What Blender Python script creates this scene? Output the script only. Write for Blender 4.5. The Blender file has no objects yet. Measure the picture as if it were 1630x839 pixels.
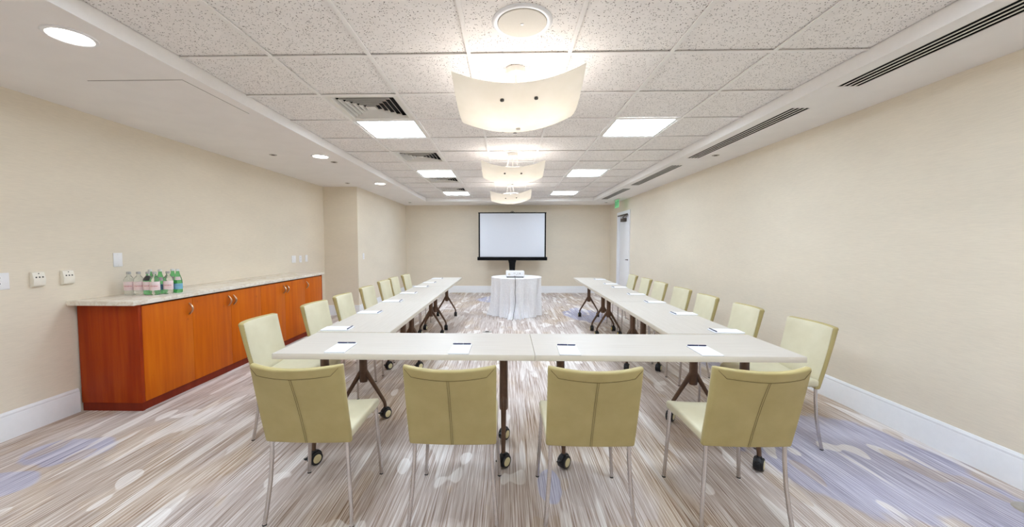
import bpy, bmesh, math, random
from mathutils import Vector, Matrix
PI = math.pi
random.seed(7)
S = bpy.context.scene
COL = S.collection

# ------------------------------------------------------------------ camera, light level
CAM_Z = 1.345
cd = bpy.data.cameras.new('camera'); cam = bpy.data.objects.new('camera', cd); COL.objects.link(cam)
cd.sensor_width = 36.0; cd.lens = 610.23 * 36 / 1630
cd.shift_x = (815 - 792.65) / 1630; cd.shift_y = 0.6 / 1630
cd.clip_start = 0.02
cam.location = (0, 0, CAM_Z); cam.rotation_euler = (PI / 2 - 0.0510, 0, 0.0234)
S.camera = cam
w = bpy.data.worlds.new('world'); S.world = w; w.use_nodes = True
w.node_tree.nodes['Background'].inputs[0].default_value = (0.9, 0.95, 1, 1)
w.node_tree.nodes['Background'].inputs[1].default_value = 0.0
S.view_settings.view_transform = 'Standard'; S.view_settings.look = 'None'
S.view_settings.gamma = 1.0; S.view_settings.use_curve_mapping = False
S.view_settings.exposure = 1.34
PANEL_E, BULB_E, DOWN_E = 11.4, 46.0, 14.0      # lamp strengths (ceiling panels, pendant bulbs, downlights)
try:
    S.cycles.max_bounces = 10; S.cycles.diffuse_bounces = 7; S.cycles.transmission_bounces = 8
    S.cycles.caustics_reflective = False; S.cycles.caustics_refractive = False
    S.cycles.sample_clamp_indirect = 4.0
except Exception:
    pass

# ------------------------------------------------------------------ node materials
def sr(c):   # 0-255 sRGB -> linear
    return tuple(((v/255)/12.92 if v/255 <= .04045 else ((v/255+.055)/1.055)**2.4) for v in c) + (1,)

class NM:
    def __init__(s, name):
        s.m = bpy.data.materials.new(name); s.m.use_nodes = True
        s.t = s.m.node_tree; s.n = s.t.nodes
        s.b = s.n['Principled BSDF']; s.out = s.n['Material Output']
    def node(s, typ, **kw):
        n = s.n.new(typ)
        for k, v in kw.items(): setattr(n, k, v)
        return n
    def L(s, a, b): s.t.links.new(a, b)
    def pos(s, scale=(1, 1, 1), loc=(0, 0, 0), obj=False):
        mp = s.node('ShaderNodeMapping'); mp.inputs['Scale'].default_value = scale; mp.inputs['Location'].default_value = loc
        if obj: s.L(s.node('ShaderNodeTexCoord').outputs['Object'], mp.inputs[0])
        else: s.L(s.node('ShaderNodeNewGeometry').outputs['Position'], mp.inputs[0])
        return mp.outputs[0]
    def noise(s, vec, scale=1, detail=3, rough=.55):
        n = s.node('ShaderNodeTexNoise'); n.inputs['Scale'].default_value = scale
        n.inputs['Detail'].default_value = detail; n.inputs['Roughness'].default_value = rough
        s.L(vec, n.inputs['Vector']); return n.outputs['Fac']
    def ramp(s, fac, stops, interp='LINEAR'):
        r = s.node('ShaderNodeValToRGB'); r.color_ramp.interpolation = interp
        e = r.color_ramp.elements
        while len(e) < len(stops): e.new(.5)
        for i, (p, c) in enumerate(stops):
            e[i].position = p; e[i].color = c if len(c) == 4 else tuple(c) + (1,)
        s.L(fac, r.inputs[0]); return r.outputs[0]
    def mix(s, fac, a, b, mode='MIX'):
        m = s.node('ShaderNodeMix', data_type='RGBA', blend_type=mode)
        for i, v in ((0, fac), (6, a), (7, b)):
            if isinstance(v, (float, int)): m.inputs[i].default_value = v
            elif isinstance(v, tuple): m.inputs[i].default_value = v
            else: s.L(v, m.inputs[i])
        return m.outputs[2]
    def math(s, op, a, b=0.0, clamp=False):
        m = s.node('ShaderNodeMath', operation=op, use_clamp=clamp)
        for i, v in enumerate((a, b)):
            if isinstance(v, (float, int)): m.inputs[i].default_value = v
            else: s.L(v, m.inputs[i])
        return m.outputs[0]
    def bump(s, h, strength=.3, dist=.002):
        b = s.node('ShaderNodeBump'); b.inputs['Strength'].default_value = strength; b.inputs['Distance'].default_value = dist
        s.L(h, b.inputs['Height']); s.L(b.outputs[0], s.b.inputs['Normal'])
    def set(s, color=None, rough=None, metal=None, spec=None, emit=None, estr=None, trans=None, ior=None, coat=None):
        B = s.b.inputs
        if color is not None:
            if isinstance(color, tuple): B['Base Color'].default_value = color
            else: s.L(color, B['Base Color'])
        if rough is not None: B['Roughness'].default_value = rough
        if metal is not None: B['Metallic'].default_value = metal
        if spec is not None: B['Specular IOR Level'].default_value = spec
        if emit is not None: B['Emission Color'].default_value = emit; B['Emission Strength'].default_value = estr
        if trans is not None: B['Transmission Weight'].default_value = trans
        if ior is not None: B['IOR'].default_value = ior
        if coat is not None: B['Coat Weight'].default_value = coat
        return s.m

M = {}
def plain(name, c, rough=.5, metal=0.0, var=.06, vs=30, **kw):
    """plain finish with a little procedural mottling"""
    k = NM(name); base = sr(c)
    f = k.noise(k.pos(obj=True), vs, 2)
    hi = tuple(min(1, v*(1+var)) for v in base[:3]) + (1,); lo = tuple(v*(1-var) for v in base[:3]) + (1,)
    M[name] = k.set(k.ramp(f, [(.35, lo), (.65, hi)]), rough, metal, **kw); return M[name]

def wall_mat(name, c):
    k = NM(name); b = sr(c)
    th = k.noise(k.pos((14, 14, 420)), 1, 3, .6)           # horizontal threads of the wallcovering
    bl = k.noise(k.pos((1.2, 1.2, 3)), 1, 3)
    f = k.mix(.35, th, bl)
    lo = tuple(v*.93 for v in b[:3]) + (1,); hi = tuple(min(1, v*1.05) for v in b[:3]) + (1,)
    k.bump(th, .15, .001)
    M[name] = k.set(k.ramp(f, [(.35, lo), (.65, hi)]), .75, spec=.25)
wall_mat('wallcovering', (230, 220, 202))
plain('soffit_paint', (238, 235, 233), .85, var=.015, vs=4)
plain('trim_white', (238, 239, 242), .4, var=.01)
plain('tee_white', (236, 233, 230), .5, var=.01)
plain('plate_white', (240, 240, 242), .35, var=.01)
plain('plate_ivory', (236, 231, 218), .35, var=.01)
plain('dark_slot', (40, 36, 34), .6)
plain('duct_black', (14, 13, 12), .9)
plain('metal_white', (225, 222, 216), .4, var=.01)
plain('black_frame', (9, 9, 10), .6, spec=.15)
plain('rubber_black', (24, 24, 28), .5)
plain('hub_cream', (226, 218, 176), .45)
plain('hub_yellow', (205, 175, 60), .45)
plain('bronze_leg', (96, 72, 56), .36, .35, var=.08, vs=60)
plain('bronze_dark', (58, 42, 34), .4, .3)
plain('chrome', (205, 200, 198), .18, 1.0, var=.02)
plain('handle_bronze', (200, 168, 138), .3, .9, var=.05)
plain('seam_thread', (104, 90, 52), .7)
plain('pen_navy', (36, 40, 78), .3)
plain('pen_tip', (190, 190, 200), .25, .8)
plain('paper', (244, 246, 252), .7, var=.008)
plain('pad_back', (150, 150, 165), .8)
plain('grey_knob', (70, 68, 64), .35, .5)
plain('closer_bronze', (92, 82, 74), .45, .4)
plain('sprinkler_chrome', (180, 175, 168), .35, .7)
plain('speaker_grille', (214, 208, 196), .6, var=.03, vs=300)
plain('projector_white', (236, 236, 238), .4, var=.01)
plain('label_white', (240, 222, 224), .6)
plain('label_pink', (236, 212, 214), .6)
plain('label_blue', (130, 186, 214), .6)
plain('ink_red', (190, 60, 60), .6)
plain('ink_navy', (30, 50, 110), .6)
plain('exit_green', (20, 120, 70), .4)
plain('cap_grey', (176, 174, 172), .4)
plain('cap_white', (228, 230, 226), .4)

def tile_mat():
    k = NM('mineral_fibre_tile')
    p = k.pos()
    d = k.node('ShaderNodeTexNoise'); d.inputs['Scale'].default_value = 70; d.inputs['Detail'].default_value = 2; k.L(p, d.inputs['Vector'])
    ad = k.node('ShaderNodeVectorMath', operation='MULTIPLY_ADD'); k.L(d.outputs['Color'], ad.inputs[0])
    ad.inputs[1].default_value = (.012, .012, .0); k.L(p, ad.inputs[2])
    v = k.node('ShaderNodeTexVoronoi', feature='F1'); v.inputs['Scale'].default_value = 92; k.L(ad.outputs[0], v.inputs['Vector'])
    skip = k.noise(p, 45, 1)
    pit = k.math('MULTIPLY', k.math('LESS_THAN', v.outputs['Distance'], .27), k.math('GREATER_THAN', skip, .47))
    base = k.ramp(k.noise(p, 14, 3), [(.3, sr((234, 230, 227))), (.7, sr((241, 237, 234)))])
    c = k.mix(pit, base, sr((118, 110, 106)))
    inv = k.math('SUBTRACT', 1.0, pit); k.bump(inv, .6, .003)
    M['tile'] = k.set(c, .9, spec=.15)
tile_mat()

def laminate():
    k = NM('cream_laminate')
    f = k.noise(k.pos((3, 60, 3), obj=True), 1, 4, .6)
    M['laminate'] = k.set(k.ramp(f, [(.3, sr((197, 190, 180))), (.7, sr((204, 198, 189)))]), .42, spec=.35)
    k = NM('laminate_edge')
    f = k.noise(k.pos((3, 60, 3), obj=True), 1, 4, .6)
    M['edge'] = k.set(k.ramp(f, [(.3, sr((214, 206, 192))), (.7, sr((220, 213, 200)))]), .5)
laminate()

def leather(key, name, c0, c1):
    k = NM(name)
    p = k.pos(obj=True)
    f = k.noise(p, 8, 4)
    v = k.node('ShaderNodeTexVoronoi'); v.inputs['Scale'].default_value = 420; k.L(p, v.inputs['Vector'])
    k.bump(v.outputs['Distance'], .25, .001)
    M[key] = k.set(k.ramp(f, [(.3, sr(c0)), (.7, sr(c1))]), .5, spec=.4)
leather('leather', 'cream_leather', (204, 197, 168), (212, 206, 179))
leather('back_leather', 'darker_back_leather', (174, 159, 106), (184, 170, 118))  # backrest shell: darker and more olive than the seat and pad

def wood(name, c0, c1, c2):
    k = NM(name)
    g = k.noise(k.pos((26, 26, 1.6)), 1, 5, .62)
    big = k.noise(k.pos((5, 5, .7), (3, 1, 0)), 1, 2)
    kn = k.node('ShaderNodeTexVoronoi'); kn.inputs['Scale'].default_value = 7.0; k.L(k.pos((1, 1, .8)), kn.inputs['Vector'])
    knot = k.ramp(kn.outputs['Distance'], [(.0, (1, 1, 1)), (.09, (0, 0, 0))])
    f = k.mix(.45, g, big)
    c = k.ramp(f, [(.3, sr(c0)), (.5, sr(c1)), (.7, sr(c2))])
    spk = k.math('MULTIPLY', knot, k.math('GREATER_THAN', k.noise(k.pos((3, 3, 3)), 1, 1), .53))
    c = k.mix(k.math('MULTIPLY', spk, .5), c, sr((96, 42, 10)))
    k.bump(g, .06, .001)
    M[name] = k.set(c, .45, spec=.2)
wood('cherry_wood', (184, 84, 3), (202, 100, 4), (214, 116, 7))
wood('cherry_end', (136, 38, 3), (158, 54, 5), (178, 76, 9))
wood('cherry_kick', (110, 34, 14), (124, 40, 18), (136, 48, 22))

def stone():
    k = NM('marble_counter')
    p = k.pos()
    a = k.noise(p, 9, 6, .65); b = k.noise(p, 55, 4, .6)
    vein = k.ramp(k.noise(k.pos((2.5, 1.2, 2.5)), 2.2, 7, .7), [(.46, (0, 0, 0)), (.5, (1, 1, 1)), (.54, (0, 0, 0))])
    c = k.ramp(k.mix(.4, a, b), [(.3, sr((226, 217, 201))), (.5, sr((236, 230, 218))), (.7, sr((243, 240, 232)))])
    c = k.mix(k.math('MULTIPLY', vein, .35), c, sr((186, 158, 120)))
    M['marble'] = k.set(c, .16, spec=.5)
stone()

def cloth():
    k = NM('white_tablecloth')
    M['cloth'] = k.set(k.ramp(k.noise(k.pos((40, 40, 40)), 1, 3), [(.3, sr((232, 232, 235))), (.7, sr((242, 242, 245)))]), .8, spec=.2)
    k = NM('screen_fabric')
    M['screen'] = k.set(k.ramp(k.noise(k.pos(), 200, 1), [(.3, sr((216, 219, 226))), (.7, sr((220, 223, 230)))]), .7, spec=.2)
cloth()

def carpet():
    k = NM('striped_carpet')
    fine = k.noise(k.pos((135, 1.5, 1)), 1, 2, .6)               # pin stripes running down the room
    fine2 = k.noise(k.pos((230, 5, 1), (7, 3, 0)), 1, 2, .6)
    mid = k.noise(k.pos((9, 1.3, 1), (2, 5, 0)), 1, 3, .55)
    ln = k.mix(.35, fine, fine2)
    f = k.mix(.14, ln, mid)
    taupe = k.ramp(f, [(.36, sr((134, 114, 102))), (.44, sr((178, 161, 150))), (.51, sr((202, 190, 184))), (.60, sr((232, 226, 223)))])
    blue = k.ramp(f, [(.34, sr((120, 116, 136))), (.45, sr((168, 166, 190))), (.53, sr((190, 190, 210))), (.62, sr((222, 220, 230)))])
    white = k.ramp(ln, [(.34, sr((190, 180, 172))), (.44, sr((232, 226, 222))), (.6, sr((248, 246, 244)))])
    tan = k.ramp(f, [(.36, sr((126, 98, 74))), (.44, sr((172, 148, 124))), (.52, sr((202, 184, 164))), (.62, sr((230, 220, 208)))])
    taupe2 = k.ramp(f, [(.36, sr((138, 124, 118))), (.46, sr((176, 163, 156))), (.62, sr((206, 197, 193)))])
    wob = k.noise(k.pos((3, 1.6, 1)), 1, 3)
    m = k.noise(k.pos((1.6, .7, 1), (13, 4, 0)), 1, 3, .5)
    c = k.mix(k.math('MULTIPLY', k.ramp(m, [(.49, (0, 0, 0)), (.57, (1, 1, 1))]), .6), taupe, tan)
    blk = k.noise(k.pos((1.9, 1.5, 1), (5, 17, 0)), 1, 3, .45)
    c = k.mix(k.math('MULTIPLY', k.ramp(blk, [(.53, (0, 0, 0)), (.545, (1, 1, 1))]), .42), c, taupe2)
    # blue fields woven into the carpet
    sep = k.node('ShaderNodeSeparateXYZ'); k.L(k.pos(), sep.inputs[0])
    fld = None
    for (cx, cy, rx, ry) in [(2.20, 2.42, .66, .62), (2.50, 1.80, .34, .6), (-2.85, 2.38, .24, .20), (-2.85, 2.0, .2, .15), (.24, 2.08, .07, .15), (1.55, 2.75, .1, .3), (1.5, 7.3, .4, .8),
                             (-.25, 9.4, .5, .6), (2.3, 4.6, .2, .5)]:
        dx = k.math('DIVIDE', k.math('SUBTRACT', sep.outputs[0], cx), rx); dy = k.math('DIVIDE', k.math('SUBTRACT', sep.outputs[1], cy), ry)
        d = k.math('ADD', k.math('MULTIPLY', dx, dx), k.math('MULTIPLY', dy, dy))
        fld = d if fld is None else k.math('MINIMUM', fld, d)
    fld = k.math('ADD', fld, k.math('MULTIPLY', k.math('SUBTRACT', wob, .5), 2.0))
    c = k.mix(k.math('MULTIPLY', k.ramp(fld, [(.80, (1, 1, 1)), (1.0, (0, 0, 0))]), .88), c, blue)
    # pale brush strokes: long and narrow, and a few rounder ones; darker islands too
    st = k.noise(k.pos((9.0, .75, 1), (1.3, 9.4, 0)), 1, 2, .3)
    c = k.mix(k.math('MULTIPLY', k.ramp(st, [(.61, (0, 0, 0)), (.622, (1, 1, 1))]), .6), c, white)
    st2 = k.noise(k.pos((5.4, 2.6, 1), (21, 2, 0)), 1, 1, .3)
    c = k.mix(k.math('MULTIPLY', k.ramp(st2, [(.67, (0, 0, 0)), (.68, (1, 1, 1))]), .7), c, white)
    st3 = k.noise(k.pos((5.5, 2.0, 1), (31, 12, 0)), 1, 1, .4)
    c = k.mix(k.math('MULTIPLY', k.ramp(st3, [(.645, (0, 0, 0)), (.655, (1, 1, 1))]), .45), c, tan)
    k.bump(k.noise(k.pos((300, 300, 1)), 1, 2), .4, .003)
    M['carpet'] = k.set(c, .95, spec=.1)
carpet()

def emitter(name, c, e):
    k = NM(name)
    f = k.noise(k.pos(obj=True), 6, 1)
    k.L(k.ramp(f, [(.3, tuple(v*.97 for v in c)), (.7, c)]), k.b.inputs['Emission Color'])
    k.b.inputs['Emission Strength'].default_value = e
    k.b.inputs['Base Color'].default_value = (.8, .8, .8, 1)
    M[name] = k.m
emitter('panel_light', (.78, .915, 1.07), PANEL_E)
emitter('bulb_light', (1.0, .97, .98), BULB_E)
emitter('downlight_lens', (1.0, .94, .84), DOWN_E)

def shade():
    k = NM('frosted_shade')
    t = k.node('ShaderNodeBsdfTranslucent'); d = k.node('ShaderNodeBsdfDiffuse'); g = k.node('ShaderNodeBsdfGlossy')
    f = k.noise(k.pos(obj=True), 9, 2)
    c = k.ramp(f, [(.3, (.90, .87, .80, 1)), (.7, (.94, .91, .85, 1))])
    k.L(c, t.inputs[0]); k.L(c, d.inputs[0]); g.inputs['Roughness'].default_value = .2
    m = k.node('ShaderNodeMixShader'); m.inputs[0].default_value = .5; k.L(t.outputs[0], m.inputs[1]); k.L(d.outputs[0], m.inputs[2])
    m2 = k.node('ShaderNodeMixShader'); m2.inputs[0].default_value = .03; k.L(m.outputs[0], m2.inputs[1]); k.L(g.outputs[0], m2.inputs[2])
    k.L(m2.outputs[0], k.out.inputs[0]); M['shade'] = k.m
shade()

def glass(name, c):
    k = NM(name)
    f = k.noise(k.pos(obj=True), 20, 1)
    M[name] = k.set(k.ramp(f, [(.3, c), (.7, tuple(min(1, v*1.04) for v in c[:3]) + (1,))]), .03, trans=.95, ior=1.22)
glass('clear_glass', (.93, .97, .95, 1)); glass('green_glass', (.22, .66, .30, 1))
plain('exit_acrylic', (104, 186, 122), .3, emit=(.25, .9, .42, 1), estr=.10)

# ------------------------------------------------------------------ mesh helpers
class MB:
    def __init__(s): s.v = []; s.f = []
    def add(s, vs, fs):
        o = len(s.v); s.v += [tuple(v) for v in vs]; s.f += [tuple(i + o for i in f) for f in fs]; return s
    def box(s, x0, x1, y0, y1, z0, z1):
        return s.add([(x0,y0,z0),(x1,y0,z0),(x1,y1,z0),(x0,y1,z0),(x0,y0,z1),(x1,y0,z1),(x1,y1,z1),(x0,y1,z1)],
                     [(3,2,1,0),(4,5,6,7),(0,1,5,4),(1,2,6,5),(2,3,7,6),(3,0,4,7)])
    def tube(s, path, r, n=12, cap=True):
        path = [Vector(p) for p in path]; rs = r if isinstance(r, (list, tuple)) else [r]*len(path)
        vs = []; up = None
        for i, p in enumerate(path):
            d = (path[min(i+1, len(path)-1)] - path[max(i-1, 0)]).normalized()
            if up is None:
                up = Vector((1, 0, 0)) if abs(d.x) < .8 else Vector((0, 1, 0))
            a = (up - d*up.dot(d)).normalized(); b = d.cross(a); up = a
            for k in range(n):
                t = 2*PI*k/n; vs.append(p + (a*math.cos(t) + b*math.sin(t))*rs[i])
        fs = []
        for i in range(len(path)-1):
            for k in range(n):
                k2 = (k+1) % n; fs.append((i*n+k, i*n+k2, (i+1)*n+k2, (i+1)*n+k))
        if cap: fs.append(tuple(range(n-1, -1, -1))); fs.append(tuple((len(path)-1)*n + k for k in range(n)))
        return s.add(vs, fs)
    def lathe(s, prof, n=24, c=(0, 0, 0), axis='z', sx=1, sy=1):
        vs = []
        for r, z in prof:
            for k in range(n):
                t = 2*PI*k/n; x, y = r*math.cos(t)*sx, r*math.sin(t)*sy
                q = {'z': (x, y, z), 'x': (z, x, y), 'y': (x, z, y)}[axis]
                vs.append((q[0]+c[0], q[1]+c[1], q[2]+c[2]))
        fs = []
        for i in range(len(prof)-1):
            for k in range(n):
                k2 = (k+1) % n; fs.append((i*n+k, i*n+k2, (i+1)*n+k2, (i+1)*n+k))
        if prof[0][0] > 1e-6: fs.append(tuple(range(n-1, -1, -1)))
        if prof[-1][0] > 1e-6: fs.append(tuple((len(prof)-1)*n + k for k in range(n)))
        return s.add(vs, fs)
    def prism(s, poly, y0, y1, axis='y'):
        """polygon (a,b) extruded along an axis: y -> (a,*,b), x -> (*,a,b), z -> (a,b,*)"""
        n = len(poly); P = lambda a, b, t: {'y': (a, t, b), 'x': (t, a, b), 'z': (a, b, t)}[axis]
        vs = [P(a, b, y0) for a, b in poly] + [P(a, b, y1) for a, b in poly]
        fs = [tuple(range(n)), tuple(range(2*n-1, n-1, -1))] + [(i, i+n, (i+1) % n + n, (i+1) % n) for i in range(n)]
        return s.add(vs, fs)
    def grid(s, fn, nu, nv):
        vs = [fn(i/nu, j/nv) for j in range(nv+1) for i in range(nu+1)]; w_ = nu+1
        return s.add(vs, [(j*w_+i, j*w_+i+1, (j+1)*w_+i+1, (j+1)*w_+i) for j in range(nv) for i in range(nu)])
    def mesh(s, name, mat, bevel=0, seg=2, smooth=35, remap=None, weld=True):
        bm = bmesh.new(); vv = [bm.verts.new(v) for v in s.v]
        for f in s.f:
            try: bm.faces.new([vv[i] for i in f])
            except ValueError: pass
        if weld: bmesh.ops.remove_doubles(bm, verts=bm.verts, dist=1e-5)
        bmesh.ops.recalc_face_normals(bm, faces=bm.faces)
        if bevel:
            es = [e for e in bm.edges if len(e.link_faces) == 2 and e.calc_face_angle(0) > .6]
            bmesh.ops.bevel(bm, geom=es, offset=bevel, segments=seg, profile=.5, affect='EDGES', clamp_overlap=True)
        if remap:
            for v in bm.verts: v.co = Vector(remap(*v.co))
        me = bpy.data.meshes.new(name); bm.to_mesh(me); bm.free()
        if smooth:
            for p in me.polygons: p.use_smooth = True
            me.set_sharp_from_angle(angle=math.radians(smooth))
        me.materials.append(M[mat] if isinstance(mat, str) else mat)
        return me
    def obj(s, name, mat, parent=None, **kw):
        return put(name, s.mesh(name, mat, **kw), parent)
def put(name, me, parent=None, loc=None, rot=None):
    o = bpy.data.objects.new(name, me); COL.objects.link(o)
    if parent is not None: o.parent = parent
    if loc is not None: o.location = loc
    if rot is not None: o.rotation_euler = rot
    return o
def tag(o, label, cat, group=None):
    o['label'] = label; o['category'] = cat
    if group: o['group'] = group
    return o
def thing(name, label, cat, loc=(0, 0, 0), rz=0, group=None):
    o = put(name, None, None, loc, (0, 0, rz)); return tag(o, label, cat, group)
def struct(o): o['kind'] = 'structure'; return o
def kids(o): return [c for c in bpy.data.objects if c.parent == o]
def copy_tree(o, parent=None):
    c = o.copy(); COL.objects.link(c); c.parent = parent
    for ch in CH.get(o.name, kids(o)): copy_tree(ch, c)
    return c
CH = {}
def dup(proto, loc, rz, label):
    if proto.name not in CH:
        for q in [proto] + kids(proto): CH[q.name] = kids(q)
    o = copy_tree(proto); o.location = loc; o.rotation_euler = (0, 0, rz); o['label'] = label; return o
def B(x0, x1, y0, y1, z0, z1): return MB().box(x0, x1, y0, y1, z0, z1)
ORD = ['first', 'second', 'third', 'fourth', 'fifth', 'sixth', 'seventh']

# ------------------------------------------------------------------ room shell
XL, XR, YN, YF = -3.445, 2.835, -3.40, 10.62           # left / right wall faces, near / far wall faces
XB, YB = -2.803, 7.16                                  # bump-out in the far left corner
ZC, ZS = CAM_Z + 1.1517, CAM_Z + 1.074                 # tile ceiling, soffit underside
TX0, TX1, TY1 = -2.03, 2.15, 9.60                      # edges of the tiled field
TOP = ZC + .16
struct(B(XL-.15, XR+.15, YN-.15, YF+.15, -.12, 0).obj('floor', 'carpet', smooth=0))
struct(B(XL-.15, XL, YN-.15, YF+.15, 0, TOP).obj('wall_left', 'wallcovering', smooth=0))
struct(B(XL, XB, YB, YF, 0, ZS).obj('wall_bumpout', 'wallcovering', smooth=0))
struct(B(XL, XR, YF, YF+.15, 0, TOP).obj('wall_far', 'wallcovering', smooth=0))
struct(B(XL, XR, YN-.15, YN, 0, TOP).obj('wall_near', 'wallcovering', smooth=0))
DY0, DY1, DH = 8.985, 9.865, 2.075                     # door opening in the right wall
wr = MB().box(XR, XR+.15, YN-.15, DY0, 0, TOP).box(XR, XR+.15, DY1, YF+.15, 0, TOP).box(XR, XR+.15, DY0, DY1, DH, TOP)
wr.box(XR+.11, XR+.15, DY0, DY1, 0, DH)
struct(wr.obj('wall_right', 'wallcovering', smooth=0, weld=False))

def baseboard(name, x0, y0, x1, y1, nx, ny):
    """skirting run from (x0,y0) to (x1,y1) standing off the wall along (nx,ny)"""
    prof = [(0, 0), (.016, 0), (.016, .155), (.012, .163), (.013, .176), (.006, .19), (0, .192)]
    vs = [(x0+nx*a, y0+ny*a, b) for a, b in prof] + [(x1+nx*a, y1+ny*a, b) for a, b in prof]; n = len(prof)
    m = MB().add(vs, [tuple(range(n)), tuple(range(2*n-1, n-1, -1))] + [(i, i+n, (i+1) % n+n, (i+1) % n) for i in range(n)])
    struct(m.obj(name, 'trim_white', smooth=30))
baseboard('baseboard_left', XL, YN, XL, 2.945, 1, 0)
baseboard('baseboard_left_far', XL, 6.0, XL, YB, 1, 0)
baseboard('baseboard_bumpout_face', XL+.016, YB, XB+.016, YB, 0, -1)
baseboard('baseboard_bumpout', XB, YB, XB, YF, 1, 0)
baseboard('baseboard_far', XB+.016, YF, XR-.016, YF, 0, -1)
baseboard('baseboard_right', XR, YN, XR, DY0-.075, -1, 0)
baseboard('baseboard_right_far', XR, DY1+.075, XR, YF, -1, 0)

# ceiling: deck above, soffit ring, lay-in tiles and tee grid as parts
ceil = struct(B(XL, XR, YN, YF, TOP-.04, TOP).obj('ceiling', 'soffit_paint', smooth=0))
B(XL, TX0, YN, YF, ZS, TOP-.04).obj('soffit', 'soffit_paint', ceil, smooth=0)
SLOTS = [(.955, 2.727), (3.14, 4.912), (5.336, 7.108), (7.53, 9.30)]
SX0, SX1 = 2.243, 2.395
rs = MB().box(TX1, SX0, YN, YF, ZS, TOP-.04).box(SX1, XR, YN, YF, ZS, TOP-.04)
ys = [YN] + [v for s_ in SLOTS for v in s_] + [YF]
for a, b in zip(ys[0::2], ys[1::2]): rs.box(SX0, SX1, a, b, ZS, TOP-.04)
for a, b in SLOTS: rs.box(SX0, SX1, a, b, TOP-.07, TOP-.04)
rs.obj('soffit', 'soffit_paint', ceil, smooth=0, weld=False)
B(TX0, TX1, TY1, YF, ZS, TOP-.04).obj('soffit', 'soffit_paint', ceil, smooth=0)
for nm, bx in (('l', (TX0-.002, TX0+.006, YN, TY1)), ('r', (TX1-.006, TX1+.002, YN, TY1)), ('f', (TX0, TX1, TY1-.006, TY1+.002))):
    B(*bx, ZS-.003, ZC+.004).obj('fascia', 'tee_white', ceil, smooth=0)
W = .6096; GX = [-1.4522 + W*i for i in range(6)]; R0 = 2.3933
cols = [TX0] + GX + [TX1]
rows = [YN] + [R0 + W*r for r in range(-9, 12)] + [TY1]
PANELS = {(c, r) for c in (1, 5) for r in (-6, -2, 2, 6, 10)}  # the two nearest rows are unseen, added on the grid spacing as foreground light
VENTS = {(1, r) for r in (1, 4, 7, 9)}
tile_cache = {}
ZT = ZC + .0105
for j in range(len(rows)-1):
    r = j - 10
    for i in range(len(cols)-1):
        if (i, r) in PANELS or (i, r) in VENTS: continue
        x0, x1, y0, y1 = cols[i], cols[i+1], rows[j], rows[j+1]
        key = (round(x1-x0, 3), round(y1-y0, 3))
        if key not in tile_cache:
            a, b = (x1-x0)/2-.003, (y1-y0)/2-.003
            tile_cache[key] = B(-a, a, -b, b, 0, .018).mesh('tile', 'tile', bevel=.0015, seg=1, smooth=0)
        put('tile', tile_cache[key], ceil, ((x0+x1)/2, (y0+y1)/2, ZT))
for x in GX:
    m = MB().box(x-.012, x+.012, YN, TY1-.006, ZC-.001, ZC+.0055)
    m.obj('main_tee', 'tee_white', ceil, smooth=0)
tee_cache = {}
for y in rows[1:-1]:
    for i in range(len(cols)-1):
        x0 = cols[i] + (.012 if i else .006); x1 = cols[i+1] - (.012 if i < 6 else .006); k_ = round(x1-x0, 3)
        if k_ not in tee_cache: tee_cache[k_] = B(-k_/2, k_/2, -.012, .012, 0, .006).mesh('cross_tee', 'tee_white', smooth=0)
        put('cross_tee', tee_cache[k_], ceil, ((x0+x1)/2, y, ZC-.0005))

# ------------------------------------------------------------------ ceiling fixtures
def cell(i, r): return (cols[i]+cols[i+1])/2, R0 + W*(r+.5)
pf = MB(); a, b_ = .292, .268
pf.box(-a, a, -a, -b_, -.002, .03).box(-a, a, b_, a, -.002, .03).box(-a, -b_, -b_, b_, -.002, .03).box(b_, a, -b_, b_, -.002, .03)
pfm = pf.mesh('frame', 'metal_white', smooth=0, weld=False); pdm = B(-b_, b_, -b_, b_, .004, .012).mesh('diffuser', 'panel_light', smooth=0)
side = {1: 'left', 5: 'right'}; dist = {-6: 'added unseen behind the camera to brighten the foreground', -2: 'added unseen above the camera to brighten the foreground', 2: 'nearest in view', 6: 'in the middle', 10: 'farthest'}
vm = []
def ring(z0, r0, z1, r1, t=.003):
    m = MB(); vs = []
    for r_, z in ((r0, z0), (r1, z1), (r1, z1+t), (r0, z0+t)):
        vs += [(-r_, -r_, z), (r_, -r_, z), (r_, r_, z), (-r_, r_, z)]
    fs = []
    for q in range(4):
        for k in range(4): fs.append((q*4+k, q*4+(k+1) % 4, ((q+1) % 4)*4+(k+1) % 4, ((q+1) % 4)*4+k))
    return m.add(vs, fs)
for (i, r) in sorted(PANELS):
    x, y = cell(i, r)
    p = thing('ceiling_light_panel', f'square white LED light panel in the {side[i]} row of the ceiling, {dist[r]}', 'light', (x, y, ZC+.0055), 0, 'ceiling light panels')
    put('frame', pfm, p); put('diffuser', pdm, p)
lv = [ring(-.004, .250-.041*k, .017, .250-.041*k-.013).mesh('louver', 'metal_white', smooth=0) for k in range(6)]
va = .292
vf = MB().box(-va, va, -va, -.252, -.002, .01).box(-va, va, .252, va, -.002, .01).box(-va, -.252, -.252, .252, -.002, .01).box(.252, va, -.252, .252, -.002, .01).mesh('frame', 'metal_white', smooth=0, weld=False)
vb = MB().box(-.27, .27, -.27, .27, .05, .06).box(-.27, -.262, -.27, .27, .011, .05).box(.262, .27, -.27, .27, .011, .05).box(-.262, .262, -.27, -.262, .011, .05).box(-.262, .262, .262, .27, .011, .05).mesh('duct_opening', 'duct_black', smooth=0, weld=False)
vd = {1: 'nearest, in front of the first left light panel', 4: 'second from the camera', 7: 'third, just behind the middle left light panel', 9: 'farthest, beside the last left light panel'}
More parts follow.
